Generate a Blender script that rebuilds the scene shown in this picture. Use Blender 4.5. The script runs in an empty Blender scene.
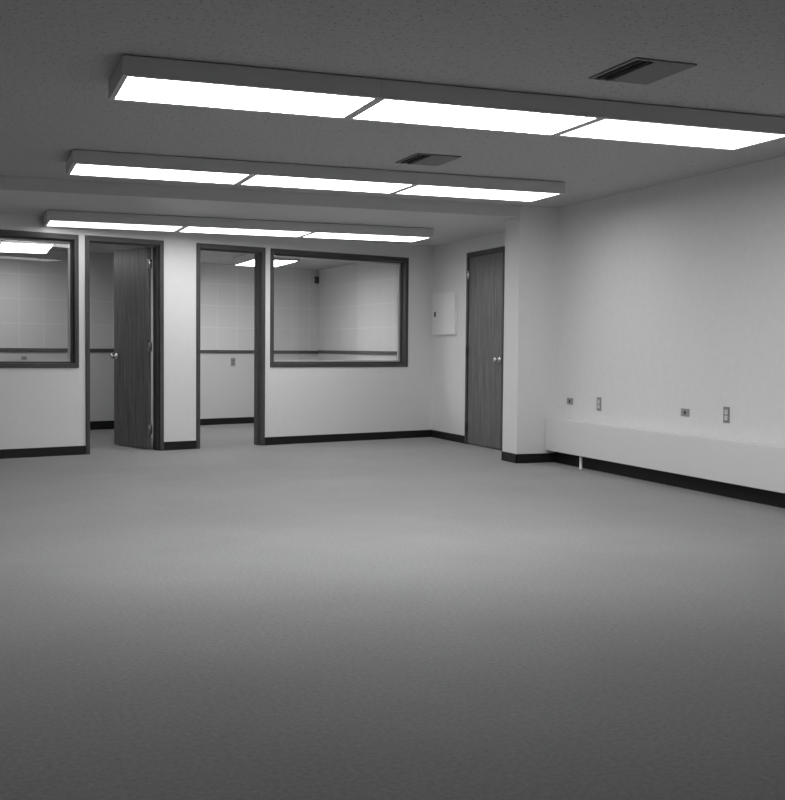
import bpy, bmesh, math
from mathutils import Vector, Matrix

scn = bpy.context.scene
C = scn.collection

# ------------------------------------------------------------------ measures
HC, H2 = 2.3345, 2.2308            # main ceiling, lower ceiling over the far end
HR_A, HR_C = 2.172, 2.14           # ceilings of the rooms behind the partition
D, K = 10.94, 0.3059               # partition: y = D + K x (slightly askew to the room)
TH = math.atan(K); CT, ST = math.cos(TH), math.sin(TH)
D2, K2 = 14.0488, 0.3619           # rear wall of the rooms behind
TH2 = math.atan(K2)
R1, R2 = 5.1013, 5.0696            # wall with the closet door, main right wall
PL, PB, PF = 4.6729, 9.3864, 9.6866  # pillar
XL, YB = -3.6, -2.6                # unseen left wall and wall behind the camera
BB = 0.0847                        # baseboard height
WT = 0.13                          # partition thickness


def W(s, n, z):                    # partition frame (along, into the rooms, up) -> world
    return Vector((s * CT - n * ST, D + s * ST + n * CT, z))


# ------------------------------------------------------------------ helpers
class MB:
    def __init__(self):
        self.bm = bmesh.new()

    def box(self, a, b, f=None, bevel=0.0, seg=1):
        """axis box a..b, optional map f(x, y, z) -> Vector, optional bevel"""
        t = bmesh.new()
        xs, ys, zs = (sorted((a[i], b[i])) for i in range(3))
        v = [t.verts.new((x, y, z)) for x in xs for y in ys for z in zs]
        for q in ((0, 1, 3, 2), (4, 6, 7, 5), (0, 4, 5, 1), (2, 3, 7, 6), (0, 2, 6, 4), (1, 5, 7, 3)):
            t.faces.new([v[i] for i in q])
        if bevel:
            bmesh.ops.bevel(t, geom=t.edges[:], offset=bevel, segments=seg, affect='EDGES', profile=0.5)
        if f:
            for w in t.verts:
                w.co = f(*w.co)
        self._take(t)
        return self

    def prism(self, pts, z0, z1, f=None):
        """polygon pts in xy extruded z0..z1"""
        t = bmesh.new()
        lo = [t.verts.new((x, y, z0)) for x, y in pts]
        hi = [t.verts.new((x, y, z1)) for x, y in pts]
        n = len(pts)
        t.faces.new(lo[::-1]); t.faces.new(hi)
        for i in range(n):
            t.faces.new((lo[i], lo[(i + 1) % n], hi[(i + 1) % n], hi[i]))
        if f:
            for w in t.verts:
                w.co = f(*w.co)
        self._take(t)
        return self

    def lathe(self, prof, origin, axis, seg=24):
        """profile [(along axis, radius)] spun about axis from origin"""
        t = bmesh.new()
        ax = Vector(axis).normalized()
        u = ax.orthogonal().normalized(); v = ax.cross(u)
        rings = []
        for h, r in prof:
            c = Vector(origin) + ax * h
            if r < 1e-6:
                rings.append([t.verts.new(c)])
            else:
                rings.append([t.verts.new(c + (u * math.cos(2 * math.pi * i / seg) + v * math.sin(2 * math.pi * i / seg)) * r) for i in range(seg)])
        for A, B in zip(rings, rings[1:]):
            for i in range(seg):
                j = (i + 1) % seg
                if len(A) == 1 and len(B) == 1:
                    continue
                if len(A) == 1:
                    t.faces.new((A[0], B[i], B[j]))
                elif len(B) == 1:
                    t.faces.new((A[i], B[0], A[j]))
                else:
                    t.faces.new((A[i], B[i], B[j], A[j]))
        for f in t.faces:
            f.smooth = True
        self._take(t)
        return self

    def _take(self, t):
        bmesh.ops.recalc_face_normals(t, faces=t.faces[:])
        m = bpy.data.meshes.new('tmp')
        t.to_mesh(m); t.free()
        self.bm.from_mesh(m)
        bpy.data.meshes.remove(m)


def obj(name, mb, mat, parent=None, origin=None):
    me = bpy.data.meshes.new(name)
    base = Vector(origin) if origin is not None else Vector((0, 0, 0))
    if parent is not None and origin is None:
        base = world_loc(parent)
    bmesh.ops.translate(mb.bm, verts=mb.bm.verts[:], vec=-base)
    mb.bm.to_mesh(me); mb.bm.free()
    me.materials.append(mat)
    o = bpy.data.objects.new(name, me)
    C.objects.link(o)
    if parent is not None:
        o.parent = parent
        o.location = base - world_loc(parent)
    else:
        o.location = base
    return o


def world_loc(o):
    p = Vector(o.location)
    while o.parent is not None:
        o = o.parent
        p += o.location
    return p


def tag(o, label, cat, group=None, kind=None):
    o['label'] = label
    o['category'] = cat
    if group:
        o['group'] = group
    if kind:
        o['kind'] = kind
    return o


def thing(name, loc, label, cat, group=None, kind=None):
    o = bpy.data.objects.new(name, None)
    o.empty_display_size = 0.1
    o.location = loc
    C.objects.link(o)
    return tag(o, label, cat, group, kind)


def struct(name, mb, mat, label, cat, origin=None):
    return tag(obj(name, mb, mat, origin=origin), label, cat, kind='structure')


def dup(root, loc, label, group=None):
    r = root.copy(); C.objects.link(r)
    r.location = loc; r['label'] = label
    if group:
        r['group'] = group
    for ch in list(root.children):
        c = ch.copy(); C.objects.link(c); c.parent = r
        for g in list(ch.children):
            d = g.copy(); C.objects.link(d); d.parent = c
    return r


# ------------------------------------------------------------------ materials
def new_mat(name):
    m = bpy.data.materials.new(name)
    m.use_nodes = True
    n = m.node_tree.nodes; l = m.node_tree.links
    return m, n, l, n['Principled BSDF']


def grey(v):
    return (v, v, v, 1)


def ramp(n, l, fac, stops):
    r = n.new('ShaderNodeValToRGB')
    e = r.color_ramp.elements
    while len(e) < len(stops):
        e.new(0.5)
    for el, (p, v) in zip(e, stops):
        el.position = p; el.color = grey(v)
    l.new(fac, r.inputs['Fac'])
    return r.outputs['Color']


def coord(n, l, scale=(1, 1, 1)):
    t = n.new('ShaderNodeTexCoord'); m = n.new('ShaderNodeMapping')
    m.inputs['Scale'].default_value = scale
    l.new(t.outputs['Object'], m.inputs['Vector'])
    return m.outputs['Vector']


def noise(n, l, vec, scale, detail=3, rough=0.6):
    t = n.new('ShaderNodeTexNoise')
    t.inputs['Scale'].default_value = scale
    t.inputs['Detail'].default_value = detail
    t.inputs['Roughness'].default_value = rough
    l.new(vec, t.inputs['Vector'])
    return t.outputs['Fac']


def bump(n, l, b, h, strength, dist):
    k = n.new('ShaderNodeBump')
    k.inputs['Strength'].default_value = strength
    k.inputs['Distance'].default_value = dist
    l.new(h, k.inputs['Height'])
    l.new(k.outputs['Normal'], b.inputs['Normal'])


def paint(name, v, rough=0.6, var=0.03, scale=60, spec=0.3, bstr=0.1):
    m, n, l, b = new_mat(name)
    f = noise(n, l, coord(n, l), scale)
    l.new(ramp(n, l, f, [(0.3, v * (1 - var)), (0.7, v * (1 + var))]), b.inputs['Base Color'])
    b.inputs['Roughness'].default_value = rough
    b.inputs['Specular IOR Level'].default_value = spec
    if bstr:
        bump(n, l, b, f, bstr, 0.002)
    return m


def wood(name, dark, light, across='x', rough=0.45, scale=1.0):
    m, n, l, b = new_mat(name)
    sc = {'x': (14, 14, 0.9), 'h': (0.9, 0.9, 14)}[across]
    v = coord(n, l, tuple(s * scale for s in sc))
    f = noise(n, l, v, 2.2, 5, 0.65)
    f2 = noise(n, l, coord(n, l, tuple(s * scale * 4 for s in sc)), 4.0, 3, 0.7)
    mx = n.new('ShaderNodeMath'); mx.operation = 'MULTIPLY_ADD'
    mx.inputs[1].default_value = 0.45
    l.new(f2, mx.inputs[0]); 
    m2 = n.new('ShaderNodeMath'); m2.operation = 'MULTIPLY'; m2.inputs[1].default_value = 0.6
    l.new(f, m2.inputs[0]); l.new(m2.outputs[0], mx.inputs[2])
    l.new(ramp(n, l, mx.outputs[0], [(0.36, dark), (0.64, light)]), b.inputs['Base Color'])
    b.inputs['Roughness'].default_value = rough
    b.inputs['Specular IOR Level'].default_value = 0.35
    bump(n, l, b, f2, 0.08, 0.001)
    return m


def metal(name, v, rough=0.3):
    m, n, l, b = new_mat(name)
    f = noise(n, l, coord(n, l), 200)
    l.new(ramp(n, l, f, [(0.3, v * 0.95), (0.7, v)]), b.inputs['Base Color'])
    b.inputs['Metallic'].default_value = 1.0
    b.inputs['Roughness'].default_value = rough
    return m


def carpet(name, v):
    m, n, l, b = new_mat(name)
    c = coord(n, l)
    f1 = noise(n, l, c, 1.1, 3, 0.6)         # broad wear patches
    f2 = noise(n, l, c, 60, 5, 0.8)         # tufts
    a = n.new('ShaderNodeMath'); a.operation = 'MULTIPLY_ADD'; a.inputs[1].default_value = 0.8
    l.new(f2, a.inputs[0])
    a2 = n.new('ShaderNodeMath'); a2.operation = 'MULTIPLY'; a2.inputs[1].default_value = 0.2
    l.new(f1, a2.inputs[0]); l.new(a2.outputs[0], a.inputs[2])
    l.new(ramp(n, l, a.outputs[0], [(0.34, v * 0.76), (0.66, v * 1.24)]), b.inputs['Base Color'])
    b.inputs['Roughness'].default_value = 0.95
    b.inputs['Specular IOR Level'].default_value = 0.1
    b.inputs['Sheen Weight'].default_value = 0.15
    bump(n, l, b, f2, 0.35, 0.006)
    return m


def ceiling_mat(name, v):
    m, n, l, b = new_mat(name)
    c = coord(n, l)
    t = n.new('ShaderNodeTexVoronoi'); t.inputs['Scale'].default_value = 36
    l.new(c, t.inputs['Vector'])
    pits = ramp(n, l, t.outputs['Distance'], [(0.11, 0.45), (0.24, 1.0)])
    f = noise(n, l, c, 30, 4, 0.7)
    base = ramp(n, l, f, [(0.3, v * 0.9), (0.7, v * 1.08)])
    mx = n.new('ShaderNodeMix'); mx.data_type = 'RGBA'; mx.blend_type = 'MULTIPLY'
    mx.inputs['Factor'].default_value = 1.0
    l.new(base, mx.inputs['A']); l.new(pits, mx.inputs['B'])
    l.new(mx.outputs['Result'], b.inputs['Base Color'])
    b.inputs['Roughness'].default_value = 0.9
    b.inputs['Specular IOR Level'].default_value = 0.1
    bump(n, l, b, pits, 0.3, 0.003)
    return m


def tile_wall(name, v, phase):
    """painted wall tiled in square panels above the chair rail (z > 1)"""
    m, n, l, b = new_mat(name)
    t = n.new('ShaderNodeTexCoord')
    s = n.new('ShaderNodeSeparateXYZ'); l.new(t.outputs['Object'], s.inputs[0])
    ax = n.new('ShaderNodeMath'); ax.operation = 'SUBTRACT'; ax.inputs[1].default_value = phase - 30.14
    l.new(s.outputs['X'], ax.inputs[0])
    az = n.new('ShaderNodeMath'); az.operation = 'SUBTRACT'; az.inputs[1].default_value = 1.005 - 2.9
    l.new(s.outputs['Z'], az.inputs[0])
    cb = n.new('ShaderNodeCombineXYZ')
    l.new(ax.outputs[0], cb.inputs['X']); l.new(az.outputs[0], cb.inputs['Y'])
    k = n.new('ShaderNodeTexBrick')
    k.offset = 0.0; k.squash = 1.0
    k.inputs['Scale'].default_value = 1.0
    k.inputs['Brick Width'].default_value = 0.3014
    k.inputs['Row Height'].default_value = 0.29
    k.inputs['Mortar Size'].default_value = 0.009
    k.inputs['Mortar Smooth'].default_value = 0.6
    k.inputs['Bias'].default_value = 0
    k.inputs['Color1'].default_value = grey(v * 0.98)
    k.inputs['Color2'].default_value = grey(v * 1.0)
    k.inputs['Mortar'].default_value = grey(min(0.95, v * 1.10))
    l.new(cb.outputs[0], k.inputs['Vector'])
    g = n.new('ShaderNodeMath'); g.operation = 'GREATER_THAN'; g.inputs[1].default_value = 1.0
    l.new(s.outputs['Z'], g.inputs[0])
    mx = n.new('ShaderNodeMix'); mx.data_type = 'RGBA'
    l.new(g.outputs[0], mx.inputs['Factor'])
    mx.inputs['A'].default_value = grey(v * 0.9)
    l.new(k.outputs['Color'], mx.inputs['B'])
    l.new(mx.outputs['Result'], b.inputs['Base Color'])
    b.inputs['Roughness'].default_value = 0.7
    return m


def glass_mat(name):
    m, n, l, b = new_mat(name)
    n.remove(b)
    out = n['Material Output']
    lw = n.new('ShaderNodeLayerWeight'); lw.inputs['Blend'].default_value = 0.5
    p = n.new('ShaderNodeMath'); p.operation = 'POWER'; p.inputs[1].default_value = 5
    l.new(lw.outputs['Facing'], p.inputs[0])
    a = n.new('ShaderNodeMath'); a.operation = 'MULTIPLY_ADD'
    a.inputs[1].default_value = 0.96; a.inputs[2].default_value = 0.03
    l.new(p.outputs[0], a.inputs[0])
    t = n.new('ShaderNodeBsdfTransparent'); t.inputs['Color'].default_value = grey(0.975)
    g = n.new('ShaderNodeBsdfGlossy'); g.inputs['Roughness'].default_value = 0.0
    mx = n.new('ShaderNodeMixShader')
    l.new(a.outputs[0], mx.inputs[0]); l.new(t.outputs[0], mx.inputs[1]); l.new(g.outputs[0], mx.inputs[2])
    l.new(mx.outputs[0], out.inputs['Surface'])
    return m


def lamp_mat(name, strength):
    m, n, l, b = new_mat(name)
    v = coord(n, l)
    f = noise(n, l, v, 90, 2)
    l.new(ramp(n, l, f, [(0.3, 0.97), (0.7, 1.0)]), b.inputs['Emission Color'])
    b.inputs['Base Color'].default_value = grey(0.8)
    b.inputs['Emission Strength'].default_value = strength
    b.inputs['Roughness'].default_value = 0.4
    return m


M_WALL = paint('painted_wall', 0.74, 0.65, 0.015, 25, 0.25, 0.05)
M_VINYL = paint('vinyl_wall', 0.73, 0.6, 0.02, 18, 0.25, 0.05)
M_SOFFIT = paint('painted_soffit', 0.62, 0.5, 0.02, 30, 0.3, 0.05)
M_PLASTER = paint('unseen_plaster', 0.62, 0.8, 0.02, 20, 0.2, 0)
M_CEIL = ceiling_mat('acoustic_ceiling', 0.5)
M_CARPET = carpet('grey_carpet', 0.255)
M_BASE = paint('black_rubber', 0.012, 0.5, 0.1, 60, 0.3, 0)
M_DOOR = wood('door_veneer', 0.06, 0.19, 'x', 0.42)
M_FRAME = wood('frame_wood', 0.035, 0.085, 'x', 0.5)
M_FRAME_H = wood('frame_wood_level', 0.035, 0.085, 'h', 0.5)
M_RAIL = wood('rail_wood', 0.06, 0.11, 'h', 0.5)
M_REAR = tile_wall('tiled_rear_wall', 0.72, 0.586)
M_SIDE = tile_wall('tiled_side_wall', 0.72, 0.1)
M_GLASS = glass_mat('window_glass')
M_HOUSING = paint('lamp_housing', 0.56, 0.5, 0.01, 40, 0.3, 0)
# diffusers: output invented per fixture to balance wall and floor brightness
LAMP_OUT = {('front', 'left'): 20.0, ('front', 'centre'): 18.0, ('front', 'right'): 4.5,
            ('middle', 'left'): 7.0, ('middle', 'centre'): 10.0, ('middle', 'right'): 6.5,
            ('far', 'left'): 3.0, ('far', 'centre'): 7.5, ('far', 'right'): 8.0}
M_LAMPS = {k: lamp_mat('lit_diffuser_' + '_'.join(k), v) for k, v in LAMP_OUT.items()}
M_LAMP_OFFICE_LEFT = lamp_mat('lit_office_diffuser_left', 7.5)
M_LAMP_OFFICE = lamp_mat('lit_office_diffuser', 16.0)
M_STOP = paint('pale_painted_stop', 0.7, 0.4, 0.01, 40, 0.4, 0)
M_ENAMEL = paint('cream_enamel', 0.71, 0.4, 0.01, 40, 0.4, 0)
M_PANEL = paint('grey_enamel', 0.8, 0.45, 0.01, 40, 0.4, 0)
M_DARK = paint('dark_void', 0.01, 0.8, 0.1, 40, 0.1, 0)
M_LATCH = paint('dark_latch', 0.03, 0.4, 0.1, 60, 0.4, 0)
M_VENT = paint('vent_metal', 0.2, 0.5, 0.08, 60, 0.4, 0)
M_CHROME = metal('satin_chrome', 0.8, 0.25)
M_PLATE = metal('steel_plate', 0.42, 0.4)
M_SOCKET = paint('ivory_socket', 0.7, 0.4, 0.02, 60, 0.4, 0)
M_BROWN = paint('dull_plate', 0.3, 0.5, 0.03, 60, 0.3, 0)
M_BROWN2 = paint('dull_socket', 0.2, 0.5, 0.03, 60, 0.3, 0)
M_JACK = paint('jack_plate', 0.3, 0.45, 0.03, 60, 0.4, 0)
M_SPEAKER = paint('dark_plastic', 0.1, 0.6, 0.1, 60, 0.3, 0)

# ------------------------------------------------------------------ room shell
XR = R1 + 0.15
yR = D + K * R1                       # where partition meets the door wall


def part_y(x):
    return D + K * x


def rear_y(x):
    return D2 + K2 * x


struct('floor', MB().box((XL - 0.2, YB - 0.2, -0.1), (6.2, 17.5, 0)), M_CARPET,
       'grey low-pile carpet covering the whole open floor', 'floor')
struct('ceiling', MB().box((XL - 0.2, YB - 0.2, HC), (XR + 0.1, PB + 0.1, HC + 0.1)), M_CEIL,
       'pale acoustic ceiling above the main part of the room', 'ceiling')
mb = MB()
mb.box((XL, PB - 0.012, H2), (PL, PF, HC + 0.08))
mb.prism([(XL, PF), (R1 + 0.02, PF), (R1 + 0.02, part_y(R1 + 0.02) + 0.02), (XL, part_y(XL) + 0.02)], H2, HC + 0.08)
struct('ceiling_lower', mb, M_SOFFIT, 'lower smooth ceiling and its drop over the far end of the room', 'ceiling')
struct('wall_left', MB().box((XL - 0.15, YB, 0), (XL, 14, HC)), M_PLASTER, 'plain wall on the unlit left side of the room', 'wall')
OX0, OX1, OZ0, OZ1 = -2.7, 4.1, 0.85, 2.2           # fill window added behind the camera for extra daylight
mb = MB()
mb.box((XL - 0.15, YB - 0.15, 0), (OX0, YB, HC)).box((OX1, YB - 0.15, 0), (XR, YB, HC))
mb.box((OX0, YB - 0.15, 0), (OX1, YB, OZ0)).box((OX0, YB - 0.15, OZ1), (OX1, YB, HC))
struct('wall_back', mb, M_PLASTER, 'plain wall with an added fill window, facing the far partition', 'wall')
struct('wall_right', MB().box((R2, YB, 0), (R2 + 0.15, PB, HC)), M_VINYL, 'wide bare light wall above the long heater cover', 'wall')
struct('pillar', MB().box((PL, PB, 0), (R2 + 0.15, PF, HC)), M_WALL, 'square light pillar projecting between heater wall and wooden door', 'pillar')

# partition with two doorways and two windows (along-wall ranges)
W1 = (-0.12, 1.0149); W2 = (3.1209, 4.968)
D1 = (1.0804, 1.8915); DD2 = (2.2524, 3.0569)
ZB, ZT, ZF = 0.8267, 2.081, 2.083
S0 = (XL) / CT
S1 = R1 / CT
mb = MB()
for a, b in ((S0, W1[0]), (W1[1], D1[0]), (D1[1], DD2[0]), (DD2[1], W2[0]), (W2[1], S1 + 0.1)):
    mb.box((a, 0, 0), (b, WT, 2.3), W)
for a, b in (W1, W2):
    mb.box((a, 0, 0), (b, WT, ZB), W)
    mb.box((a, 0, ZT), (b, WT, 2.3), W)
for a, b in (D1, DD2):
    mb.box((a, 0, ZF), (b, WT, 2.3), W)
bmesh.ops.remove_doubles(mb.bm, verts=mb.bm.verts[:], dist=0.0005)
struct('wall_far', mb, M_WALL, 'light far partition with two doorways and two interior windows', 'wall')

# door wall, with an opening for the closet door
DY = (10.565, 11.508)
mb = MB()
mb.box((R1, PF, 0), (R1 + 0.12, DY[0], HC)).box((R1, DY[1], 0), (R1 + 0.12, yR + 0.06, HC))
mb.box((R1, DY[0], ZF), (R1 + 0.12, DY[1], HC))
struct('wall_alcove', mb, M_WALL, 'light return wall holding the closed wooden door and electrical panel', 'wall')
struct('wall_closet', MB().box((R1 + 0.3, PF, 0), (R1 + 0.34, yR, HC)), M_DARK, 'dark closet space behind the closed door', 'wall')

# rooms behind the partition
def rear_obj(name, mb, mat, label, cat):
    o = struct(name, mb, mat, label, cat)
    o.location = (0, D2, 0); o.rotation_euler = (0, 0, TH2)
    return o


CX2 = math.cos(TH2)
rear_obj('wall_rear', MB().box((XL / CX2 - 0.3, 0, 0), (4.80 / CX2, 0.12, 2.4)), M_REAR,
         'tiled rear wall of the offices behind the partition', 'wall')
# side wall of the right-hand office: from the rear corner to the partition
p0 = Vector((4.665, rear_y(4.665), 0)); p1 = Vector((4.775, part_y(4.775) + WT, 0))
dv = p1 - p0
o = struct('wall_office', MB().box((-0.05, 0, 0), (dv.length + 0.05, 0.1, 2.4)), M_SIDE,
           'light tiled side wall seen through the right window', 'wall')
o.location = p0
# local +x runs towards the camera along the wall, local +y must point outwards (+X)
ang = math.atan2(dv.y, dv.x)
o.rotation_euler = (0, 0, ang)
SIDE_ANG = ang
# divider between the two offices, standing on the partition between the doorways
xd = 2.07 * CT
struct('wall_divider', MB().box((xd - 0.05, part_y(xd) + WT + 0.02, 0), (xd + 0.05, rear_y(xd) + 0.02, 2.4)), M_WALL,
       'wall dividing the two offices behind the partition', 'wall')
mb = MB().prism([(XL, part_y(XL) + 0.02), (xd, part_y(xd) + 0.02), (xd, rear_y(xd) + 0.1), (XL, rear_y(XL) + 0.1)], HR_A, HR_A + 0.06)
struct('ceiling_office', mb, M_CEIL, 'ceiling of the office behind the left window and open door', 'ceiling')
mb = MB().prism([(xd, part_y(xd) + 0.02), (4.9, part_y(4.9) + 0.02), (4.9, rear_y(4.9) + 0.1), (xd, rear_y(xd) + 0.1)], HR_C, HR_C + 0.06)
struct('ceiling_office', mb, M_CEIL, 'ceiling of the office behind the open doorway and right window', 'ceiling')

# ------------------------------------------------------------------ baseboards and chair rails
def base_w(a, b, label):
    struct('baseboard_far', MB().box((a, -0.008, 0), (b, 0, BB), W), M_BASE, label, 'baseboard')


base_w(S0, D1[0], 'black baseboard under the left window')
base_w(D1[1], DD2[0], 'short black baseboard between the two doorways')
base_w(DD2[1], S1, 'black baseboard under the right window')
struct('baseboard_alcove', MB().box((R1 - 0.008, DY[1], 0), (R1, yR, BB)), M_BASE,
       'black baseboard under the electrical panel beside the closed door', 'baseboard')
mb = MB().box((PL - 0.008, PB - 0.008, 0), (PL, PF, BB)).box((PL - 0.008, PB - 0.008, 0), (R2 - 0.008, PB, BB))
struct('baseboard_pillar', mb, M_BASE, 'black baseboard wrapping the pillar foot', 'baseboard')
struct('baseboard_right', MB().box((R2 - 0.008, YB, 0), (R2, PB, BB + 0.02)), M_BASE,
       'black baseboard in shade under the heater cover', 'baseboard')
sd = xd / CX2
rear_obj('baseboard_rear', MB().box((XL / CX2, -0.008, 0), (sd - 0.1, 0, 0.105)), M_BASE,
         'black baseboard of the office seen past the half-open door', 'baseboard')
rear_obj('baseboard_rear', MB().box((sd + 0.1, -0.008, 0), (4.66 / CX2, 0, BB)), M_BASE,
         'black baseboard of the office seen through the open doorway', 'baseboard')
rear_obj('trim_1', MB().box((XL / CX2, -0.018, 0.957), (sd - 0.1, 0, 1.004), bevel=0.003), M_RAIL,
         'dark chair rail seen through the left window and half-open door', 'trim')
rear_obj('trim_2', MB().box((sd + 0.1, -0.018, 0.953), (4.66 / CX2, 0, 0.996), bevel=0.003), M_RAIL,
         'dark chair rail on the rear wall behind the open doorway', 'trim')
o = struct('trim_3', MB().box((0.02, -0.018, 0.96), (dv.length - 0.02, 0, 1.004), bevel=0.003), M_RAIL,
           'dark chair rail on the side wall behind the right window', 'trim')
o.location = p0; o.rotation_euler = (0, 0, ang)

# ------------------------------------------------------------------ door frames, windows
FW = 0.042          # jamb face
FN0, FN1 = -0.012, 0.150


def frame_parts(root, a, b, z0, z1, sill, head):
    """jambs, head and optional sill as separate members, mitred by butting"""
    obj('jamb', MB().box((a, FN0, z0), (a + FW, FN1, z1), W, 0.003), M_FRAME, root)
    obj('jamb', MB().box((b - FW, FN0, z0), (b, FN1, z1), W, 0.003), M_FRAME, root)
    obj('head', MB().box((a + FW, FN0, z1 - head), (b - FW, FN1, z1), W, 0.003), M_FRAME_H, root)
    if sill:
        obj('sill', MB().box((a + FW, FN0, z0), (b - FW, FN1, z0 + sill), W, 0.003), M_FRAME_H, root)


def door_stops(root, a, b, z1, head, n0, n1):
    mb = MB()
    mb.box((a + FW, n0, 0), (a + FW + 0.013, n1, z1 - head), W)
    mb.box((b - FW - 0.013, n0, 0), (b - FW, n1, z1 - head), W)
    mb.box((a + FW, n0, z1 - head - 0.013), (b - FW, n1, z1 - head), W)
    obj('stop', mb, M_FRAME, root)


def hinge(name, centre, axis_u, axis_v, parent, mat=None):
    """butt hinge: two leaves and a knuckle barrel; u across the leaves, v normal"""
    c = Vector(centre); u = Vector(axis_u); v = Vector(axis_v)
    mb = MB()

    def f(x, y, z):
        return c + u * x + v * y + Vector((0, 0, z))
    mb.box((-0.026, -0.002, -0.045), (0.026, 0.002, 0.045), f)
    mb.lathe([(-0.048, 0), (-0.048, 0.006), (0.048, 0.006), (0.048, 0)], c + v * 0.004, (0, 0, 1), 12)
    return obj(name, mb, mat or M_CHROME, parent)


def knob(parent, p, axis):
    a = Vector(axis).normalized()
    k = obj('knob', MB().lathe([(0.018, 0.011), (0.032, 0.011), (0.036, 0.02), (0.043, 0.026), (0.053, 0.028), (0.062, 0.024), (0.067, 0.014), (0.068, 0)], p, a), M_CHROME, parent)
    obj('rosette', MB().lathe([(0, 0), (0, 0.033), (0.006, 0.032), (0.012, 0.024), (0.018, 0.014), (0.018, 0)], p, a), M_CHROME, k)
    return k


# door 1: half-open, hinged on its right jamb, swung into the office
d1 = thing('door_1', W((D1[0] + D1[1]) / 2, 0.06, 0), 'half-open dark wood door with knob in its frame, first doorway from the left', 'door', kind='structure')
frame_parts(d1, D1[0], D1[1], 0, ZF, 0, 0.05)
door_stops(d1, D1[0], D1[1], ZF, 0.05, 0.03, 0.075)
HG = (D1[1] - FW - 0.022, 0.150)
phi = math.radians(86.5)
# leaf local: x from hinge to free edge, y = thickness measured towards the camera-side face
lx = Vector((-math.cos(phi), math.sin(phi)))        # in (s, n)
ly = Vector((-math.sin(phi), -math.cos(phi)))


def L(x, y, z):
    q = Vector(HG) + lx * x + ly * y
    return W(q.x, q.y, z)


LW = 0.705
leaf = obj('leaf', MB().box((0.0, 0.0, 0.012), (LW, 0.044, 2.022), L, 0.0015), M_DOOR, d1)
fn = (L(0, 1, 0) - L(0, 0, 0))
fx = (L(1, 0, 0) - L(0, 0, 0))
k1 = knob(leaf, L(LW - 0.06, 0.044, 0.93), fn)
k2 = knob(leaf, L(LW - 0.06, 0.0, 0.93), -fn)
for z in (1.86, 1.03, 0.20):
    # hinge leaves lie on the hinge edge of the door
    hinge('hinge', L(-0.003, 0.016, z), fn, -fx, leaf, M_CHROME if z > 1.5 else M_PLATE)

# door 2: an open doorway, no leaf in sight
d2 = thing('door_2', W((DD2[0] + DD2[1]) / 2, 0.06, 0), 'empty wood-framed doorway beside the right window', 'door', kind='structure')
frame_parts(d2, DD2[0], DD2[1], 0, ZF, 0, 0.05)
door_stops(d2, DD2[0], DD2[1], ZF, 0.05, 0.05, 0.09)

# door 3: closed door beside the pillar, frame members along y
d3 = thing('door_3', (R1, (DY[0] + DY[1]) / 2, 0), 'closed dark wood door between the pillar and electrical panel', 'door', kind='structure')
X0, X1 = R1 - 0.012, R1 + 0.12
obj('jamb', MB().box((X0, DY[1] - FW, 0), (X1, DY[1], ZF), bevel=0.003), M_FRAME, d3)
obj('jamb', MB().box((X0, DY[0], 0), (X1, DY[0] + FW, ZF), bevel=0.003), M_FRAME, d3)
obj('head', MB().box((X0, DY[0] + FW, ZF - 0.05), (X1, DY[1] - FW, ZF), bevel=0.003), M_FRAME_H, d3)
leaf3 = obj('leaf', MB().box((R1 + 0.004, DY[0] + FW + 0.003, 0.012), (R1 + 0.048, DY[1] - FW - 0.004, 2.029), bevel=0.0015), M_DOOR, d3)
knob(leaf3, Vector((R1 + 0.004, DY[0] + FW + 0.065, 0.93)), (-1, 0, 0))
for z in (1.84, 1.02, 0.20):
    hinge('hinge', (R1 - 0.010, DY[1] - FW - 0.003, z), (0, 1, 0), (-1, 0, 0), leaf3, M_CHROME if z > 1.5 else M_LATCH)


def window(name, a, b, label, n_mid=0.080, yaw=0.0, tilt=0.0):
    """interior window; the glazed panel may sit slightly askew in its frame"""
    w = thing(name, W((a + b) / 2, 0.06, ZB), label, 'window', kind='structure')
    frame_parts(w, a, b, ZB, ZT, 0.045, 0.05)
    ia, ib, iz0, iz1 = a + FW, b - FW, ZB + 0.045, ZT - 0.05
    cs, cz = (ia + ib) / 2, (iz0 + iz1) / 2

    def pane(x, y, z):
        return W(x, n_mid + y + (x - cs) * math.tan(yaw) + (z - cz) * math.tan(tilt), z)
    for n0, n1, nm, mt in ((-0.024, -0.005, 'stop', M_FRAME), (0.005, 0.024, 'rear_stop', M_STOP)):
        mb = MB()
        t = 0.014 if n0 < 0 else 0.030
        mb.box((ia, n0, iz0), (ia + t, n1, iz1), pane).box((ib - t, n0, iz0), (ib, n1, iz1), pane)
        mb.box((ia + t, n0, iz0), (ib - t, n1, iz0 + t), pane).box((ia + t, n0, iz1 - t), (ib - t, n1, iz1), pane)
        q = obj(nm, mb, mt, w)
        if mt is M_STOP:
            q['label'] = 'pale painted stop behind the glass'
    obj('pane', MB().box((ia + 0.003, -0.003, iz0 + 0.003), (ib - 0.003, 0.003, iz1 - 0.003), pane), M_GLASS, w)
    return w


window('window_1', W1[0], W1[1], 'left interior window with dark wood frame, cut by the photo edge', 0.092, -0.055, -0.005)
window('window_2', W2[0], W2[1], 'right interior window with dark wood frame beside the open doorway')

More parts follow.
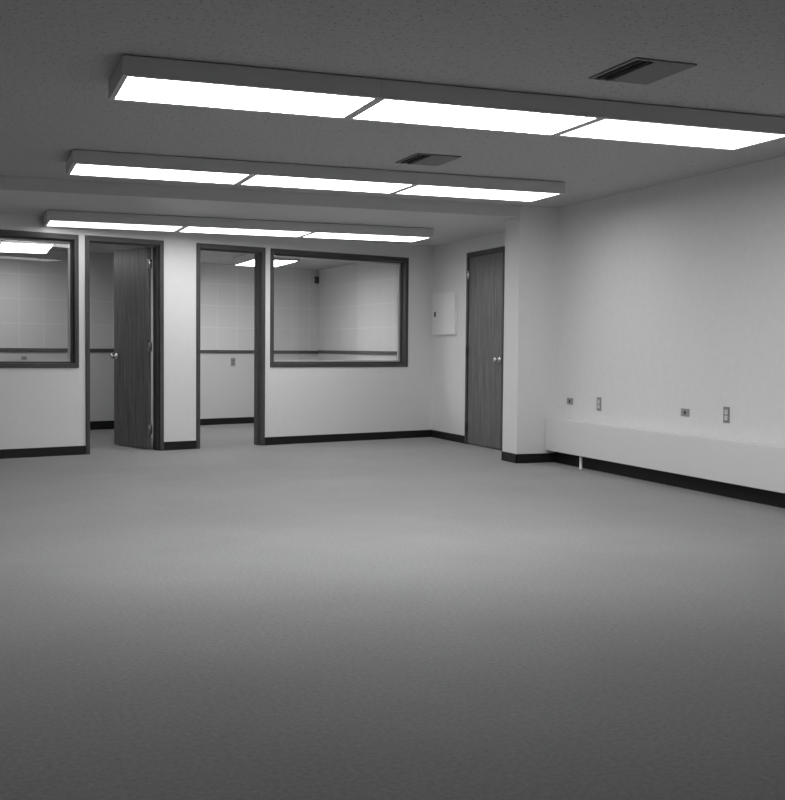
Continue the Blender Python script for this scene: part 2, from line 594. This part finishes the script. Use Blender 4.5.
# window made up behind the camera to fill the room with daylight
w3 = thing('fill_window', ((OX0 + OX1) / 2, YB - 0.08, OZ0), 'wide window added for fill light in the wall facing the partition', 'window', kind='structure')
mb = MB()
for x in [OX0 + (OX1 - OX0) * i / 5 for i in range(6)]:
    mb.box((max(OX0, x - 0.025), YB - 0.11, OZ0), (min(OX1, x + 0.025), YB - 0.05, OZ1))
for z in (OZ0, OZ1 - 0.05):
    mb.box((OX0, YB - 0.108, z), (OX1, YB - 0.052, z + 0.05))
obj('frame', mb, M_FRAME_H, w3)
obj('pane', MB().box((OX0, YB - 0.083, OZ0), (OX1, YB - 0.077, OZ1)), M_GLASS, w3)

# ------------------------------------------------------------------ ceiling lights
LL, LWD, LH = 1.2234, 0.562, 0.0936        # fixture length, width, drop


def make_light(loc, label, group, lx_=LL, ly_=LWD, lit=(1.170, 0.500), lamp=None):
    """loc = centre of the fixture on the ceiling"""
    t = thing('ceiling_light', loc, label, 'ceiling light', group)
    x, y, z = loc
    hx, hy = lx_ / 2, ly_ / 2
    ax, ay = lit[0] / 2, lit[1] / 2
    mb = MB()
    # spacer against the ceiling leaves a fine dark gap, side walls stand below it
    mb.box((x - hx + 0.02, y - hy + 0.02, z - 0.012), (x + hx - 0.02, y + hy - 0.02, z))
    mb.box((x - hx, y - hy, z - LH + 0.014), (x + hx, y + hy, z - 0.006), bevel=0.001)
    obj('housing', mb, M_HOUSING, t)
    mb = MB()
    zb, zt = z - LH, z - LH + 0.014
    mb.box((x - hx, y - hy, zb), (x + hx, y - ay, zt), bevel=0.001)
    mb.box((x - hx, y + ay, zb), (x + hx, y + hy, zt), bevel=0.001)
    mb.box((x - hx, y - ay, zb), (x - ax, y + ay, zt))
    mb.box((x + ax, y - ay, zb), (x + hx, y + ay, zt))
    obj('lens_frame', mb, M_HOUSING, t)
    obj('diffuser', MB().box((x - ax, y - ay, zb + 0.002), (x + ax, y + ay, zt)), lamp, t)
    return t


XC = [1.2600, 2.4840, 3.7080]
rows = [(5.5404, HC, 'largest front row', 'ceiling lights of the front row'),
        (8.185, HC, 'middle row', 'ceiling lights of the middle row'),
        (10.8548, H2, 'far row before the partition', 'ceiling lights of the far row')]
first = None
for y, z, nm, grp in rows:
    kind = 'front' if 'front' in nm else nm.split()[0]
    for x, pos in zip(XC, ('left', 'centre', 'right')):
        lab = {'left': 'left-end lit ceiling light of the ', 'centre': 'centre lit ceiling light of the ', 'right': 'right-end lit ceiling light of the '}[pos] + nm
        if first is None:
            first = lt = make_light((x, y, z), lab, grp, lamp=M_LAMPS[kind, pos])
        else:
            lt = dup(first, (x, y, z), lab, grp)
            for c in lt.children:
                if c.name.startswith('diffuser'):
                    c.data = c.data.copy()
                    c.data.materials[0] = M_LAMPS[kind, pos]
make_light((0.567, 13.03, HR_A), 'lit ceiling light in the office seen through the left window', 'ceiling lights in the offices', 0.56, 1.27, (0.507, 1.22), M_LAMP_OFFICE_LEFT)
make_light((3.35, 13.53, HR_C), 'lit ceiling light in the office seen behind the doorway and right window', 'ceiling lights in the offices', 0.56, 1.10, (0.51, 1.04), M_LAMP_OFFICE)

# ------------------------------------------------------------------ ceiling vents
def make_vent(loc, label):
    t = thing('ceiling_vent', loc, label, 'vent', 'ceiling air vents')
    x, y, z = loc
    hx, hy = 0.16, 0.206
    mb = MB()
    r = 0.016
    mb.box((x - hx, y - hy, z - 0.008), (x + hx, y - hy + r, z)).box((x - hx, y + hy - r, z - 0.008), (x + hx, y + hy, z))
    mb.box((x - hx, y - hy + r, z - 0.008), (x - hx + r, y + hy - r, z)).box((x + hx - r, y - hy + r, z - 0.008), (x + hx, y + hy - r, z))
    obj('frame', mb, M_VENT, t)
    obj('duct', MB().box((x - hx + r, y - hy + r, z - 0.0015), (x + hx - r, y + hy - r, z - 0.0005)), M_DARK, t)
    # curved blades: the left ones open away from the camera (dark gaps), the rest lie towards it
    for i, (bx, a, w) in enumerate([(-0.118, 82, 0.012), (-0.072, 80, 0.012)] + [(-0.028 + 0.027 * j, -14, 0.0265) for j in range(7)]):
        ca, sa = math.cos(math.radians(a)), math.sin(math.radians(a))

        def f(u, v, w_):
            return Vector((x + bx + u * ca - w_ * sa, y + v, z - 0.0075 + u * sa + w_ * ca))
        obj('blade', MB().box((-w / 2, -hy + r, -0.0006), (w / 2, hy - r, 0.0006), f), M_VENT, t)
    return t


v1 = make_vent((2.938, 4.661, HC), 'dark louvred ceiling vent in front of the front light row, larger in view')
dup(v1, (2.957, 7.357, HC), 'dark louvred ceiling vent between front and middle light rows, smaller in view')

# ------------------------------------------------------------------ heater cover along the right wall
HX, HB, HT = 4.9585, 0.1177, 0.4131
h = thing('heater_cover', (R2, PB - 1, 0), 'long low cream enamel heater cover along the right wall', 'heater')
mb = MB()
mb.box((HX, YB + 0.05, HB), (HX + 0.012, PB - 0.035, HT), bevel=0.003, seg=2)
mb.box((HX + 0.004, YB + 0.05, HT - 0.012), (R2 - 0.001, PB - 0.035, HT), bevel=0.003)
obj('cover', mb, M_ENAMEL, h)
obj('end_cap', MB().box((HX - 0.002, PB - 0.035, HB - 0.002), (R2 - 0.001, PB - 0.010, HT + 0.002), bevel=0.003), M_ENAMEL, h)
obj('heating_element', MB().box((HX + 0.03, YB + 0.1, HB + 0.05), (R2 - 0.02, PB - 0.06, HB + 0.16)), M_DARK, h)
mb = MB().lathe([(0.0, 0), (0.0, 0.022), (0.006, 0.022), (0.008, 0.0135), (0.2, 0.0135), (0.2, 0)], (4.995, 8.78, 0), (0, 0, 1), 16)
obj('pipe', mb, M_ENAMEL, h)['label'] = 'short white pipe to the floor'

# ------------------------------------------------------------------ electrical panel
EX = R1 - 0.038
e = thing('electrical_panel', (R1, 12.06, 1.19), 'grey flush electrical panel on the wall beside the closed door', 'electrical panel')
obj('box', MB().box((EX + 0.006, 11.765, 1.203), (R1 - 0.0005, 12.405, 1.672), bevel=0.002), M_PANEL, e)
dr = obj('door', MB().box((EX, 11.76, 1.199), (EX + 0.006, 12.41, 1.676), bevel=0.002), M_PANEL, e)
obj('latch', MB().box((EX - 0.003, 12.305, 1.405), (EX + 0.001, 12.35, 1.466), bevel=0.001), M_LATCH, dr)

# ------------------------------------------------------------------ wall plates
def plate_frame(o, u, n):
    """local (across, out, up) -> world"""
    o, u, n = Vector(o), Vector(u), Vector(n)
    return lambda a, b, z: o + u * a + n * b + Vector((0, 0, z))


def make_outlet(o, u, n, label, group=None, pm=None, sm=None):
    t = thing('wall_outlet', o, label, 'outlet', group)
    f = plate_frame(o, u, n)
    obj('plate', MB().box((-0.035, 0, -0.0575), (0.035, 0.005, 0.0575), f, 0.0015), pm or M_PLATE, t)
    for z in (0.0215, -0.0215):
        s = obj('socket', MB().box((-0.0165, 0.004, z - 0.0155), (0.0165, 0.0075, z + 0.0155), f, 0.003), sm or M_SOCKET, t)
        obj('slot', MB().box((-0.0075, 0.0070, z - 0.002), (-0.0055, 0.0078, z + 0.008), f).box((0.0055, 0.0070, z - 0.002), (0.0075, 0.0078, z + 0.007), f), M_DARK, s)
    c = o if isinstance(o, Vector) else Vector(o)
    obj('screw', MB().lathe([(0.0045, 0.0), (0.0045, 0.003), (0.006, 0.002), (0.0062, 0)], c, n, 10), M_CHROME, t)
    return t


def make_jack(o, u, n, label, group=None):
    t = thing('phone_jack', o, label, 'phone jack', group)
    f = plate_frame(o, u, n)
    obj('plate', MB().box((-0.054, -0.002, -0.030), (0.054, 0.005, 0.030), f, 0.0015), M_JACK, t)
    obj('grommet', MB().lathe([(0.004, 0), (0.004, 0.015), (0.008, 0.014), (0.008, 0)], Vector(o), n, 16), M_LATCH, t)
    return t


u_, n_ = (0, 1, 0), (-1, 0, 0)
j = make_jack((R2, 9.124, 0.575), u_, n_, 'square metal phone jack plate nearest the pillar, above the heater', 'phone jacks on the right wall')
dup(j, (R2, 7.350, 0.572), 'square metal phone jack plate farther from the pillar, above the heater')
ol = make_outlet((R2, 8.615, 0.5755), u_, n_, 'upright power outlet nearer the pillar, right of the first phone jack', 'power outlets on the right wall')
dup(ol, (R2, 6.845, 0.583), 'upright power outlet farthest from the pillar, right of the second phone jack')
ru = (math.cos(TH2), math.sin(TH2), 0); rn = (math.sin(TH2), -math.cos(TH2), 0)
make_outlet((3.33, rear_y(3.33), 0.836), ru, rn, 'small power outlet below the chair rail, seen through the open doorway', None, M_BROWN, M_BROWN2)
make_outlet((0.604, rear_y(0.604), 0.85), ru, rn, 'small power outlet just above the left window sill on the rear wall', None, M_BROWN, M_BROWN2)

# small dark box near the ceiling corner of the right-hand office
bx, by = 4.632, rear_y(4.632)
f = plate_frame((bx - 0.004, by, 0), ru, rn)
t = thing('wall_speaker', (bx, by, 1.95), 'small dark box high on the rear wall corner, seen through the right window', 'speaker')
obj('box', MB().box((-0.03, 0, 1.950), (0.027, 0.035, 2.048), f, 0.003), M_SPEAKER, t)
obj('grille', MB().box((-0.023, 0.033, 1.958), (0.021, 0.038, 2.040), f, 0.001), M_LATCH, t)

# ------------------------------------------------------------------ camera
ya, pi_, ro = (math.radians(a) for a in (20.2462, 2.5644, 0.5028))
F = Vector((math.sin(ya) * math.cos(pi_), math.cos(ya) * math.cos(pi_), -math.sin(pi_)))
R0 = Vector((math.cos(ya), -math.sin(ya), 0)); U0 = R0.cross(F)
R = math.cos(ro) * R0 + math.sin(ro) * U0
U = -math.sin(ro) * R0 + math.cos(ro) * U0
cam = bpy.data.cameras.new('camera')
cam.sensor_width = 36
cam.lens = 1146.757 / 800 * 36
cam.clip_start = 0.05
co = bpy.data.objects.new('camera', cam)
C.objects.link(co)
co.matrix_world = Matrix(((R.x, U.x, -F.x, 0), (R.y, U.y, -F.y, 0), (R.z, U.z, -F.z, 1.0349), (0, 0, 0, 1)))
scn.camera = co

# ------------------------------------------------------------------ world and view
w = bpy.data.worlds.new('world')
w.use_nodes = True
w.node_tree.nodes['Background'].inputs['Color'].default_value = (1, 1, 1, 1)
w.node_tree.nodes['Background'].inputs['Strength'].default_value = 0.7
scn.world = w
vs = scn.view_settings
vs.view_transform = 'Standard'
vs.look = 'None'
vs.gamma = 1
vs.exposure = 0.0
vs.use_curve_mapping = False
try:
    scn.cycles.max_bounces = 12
    scn.cycles.diffuse_bounces = 8
    scn.cycles.transparent_max_bounces = 16
except Exception:
    pass
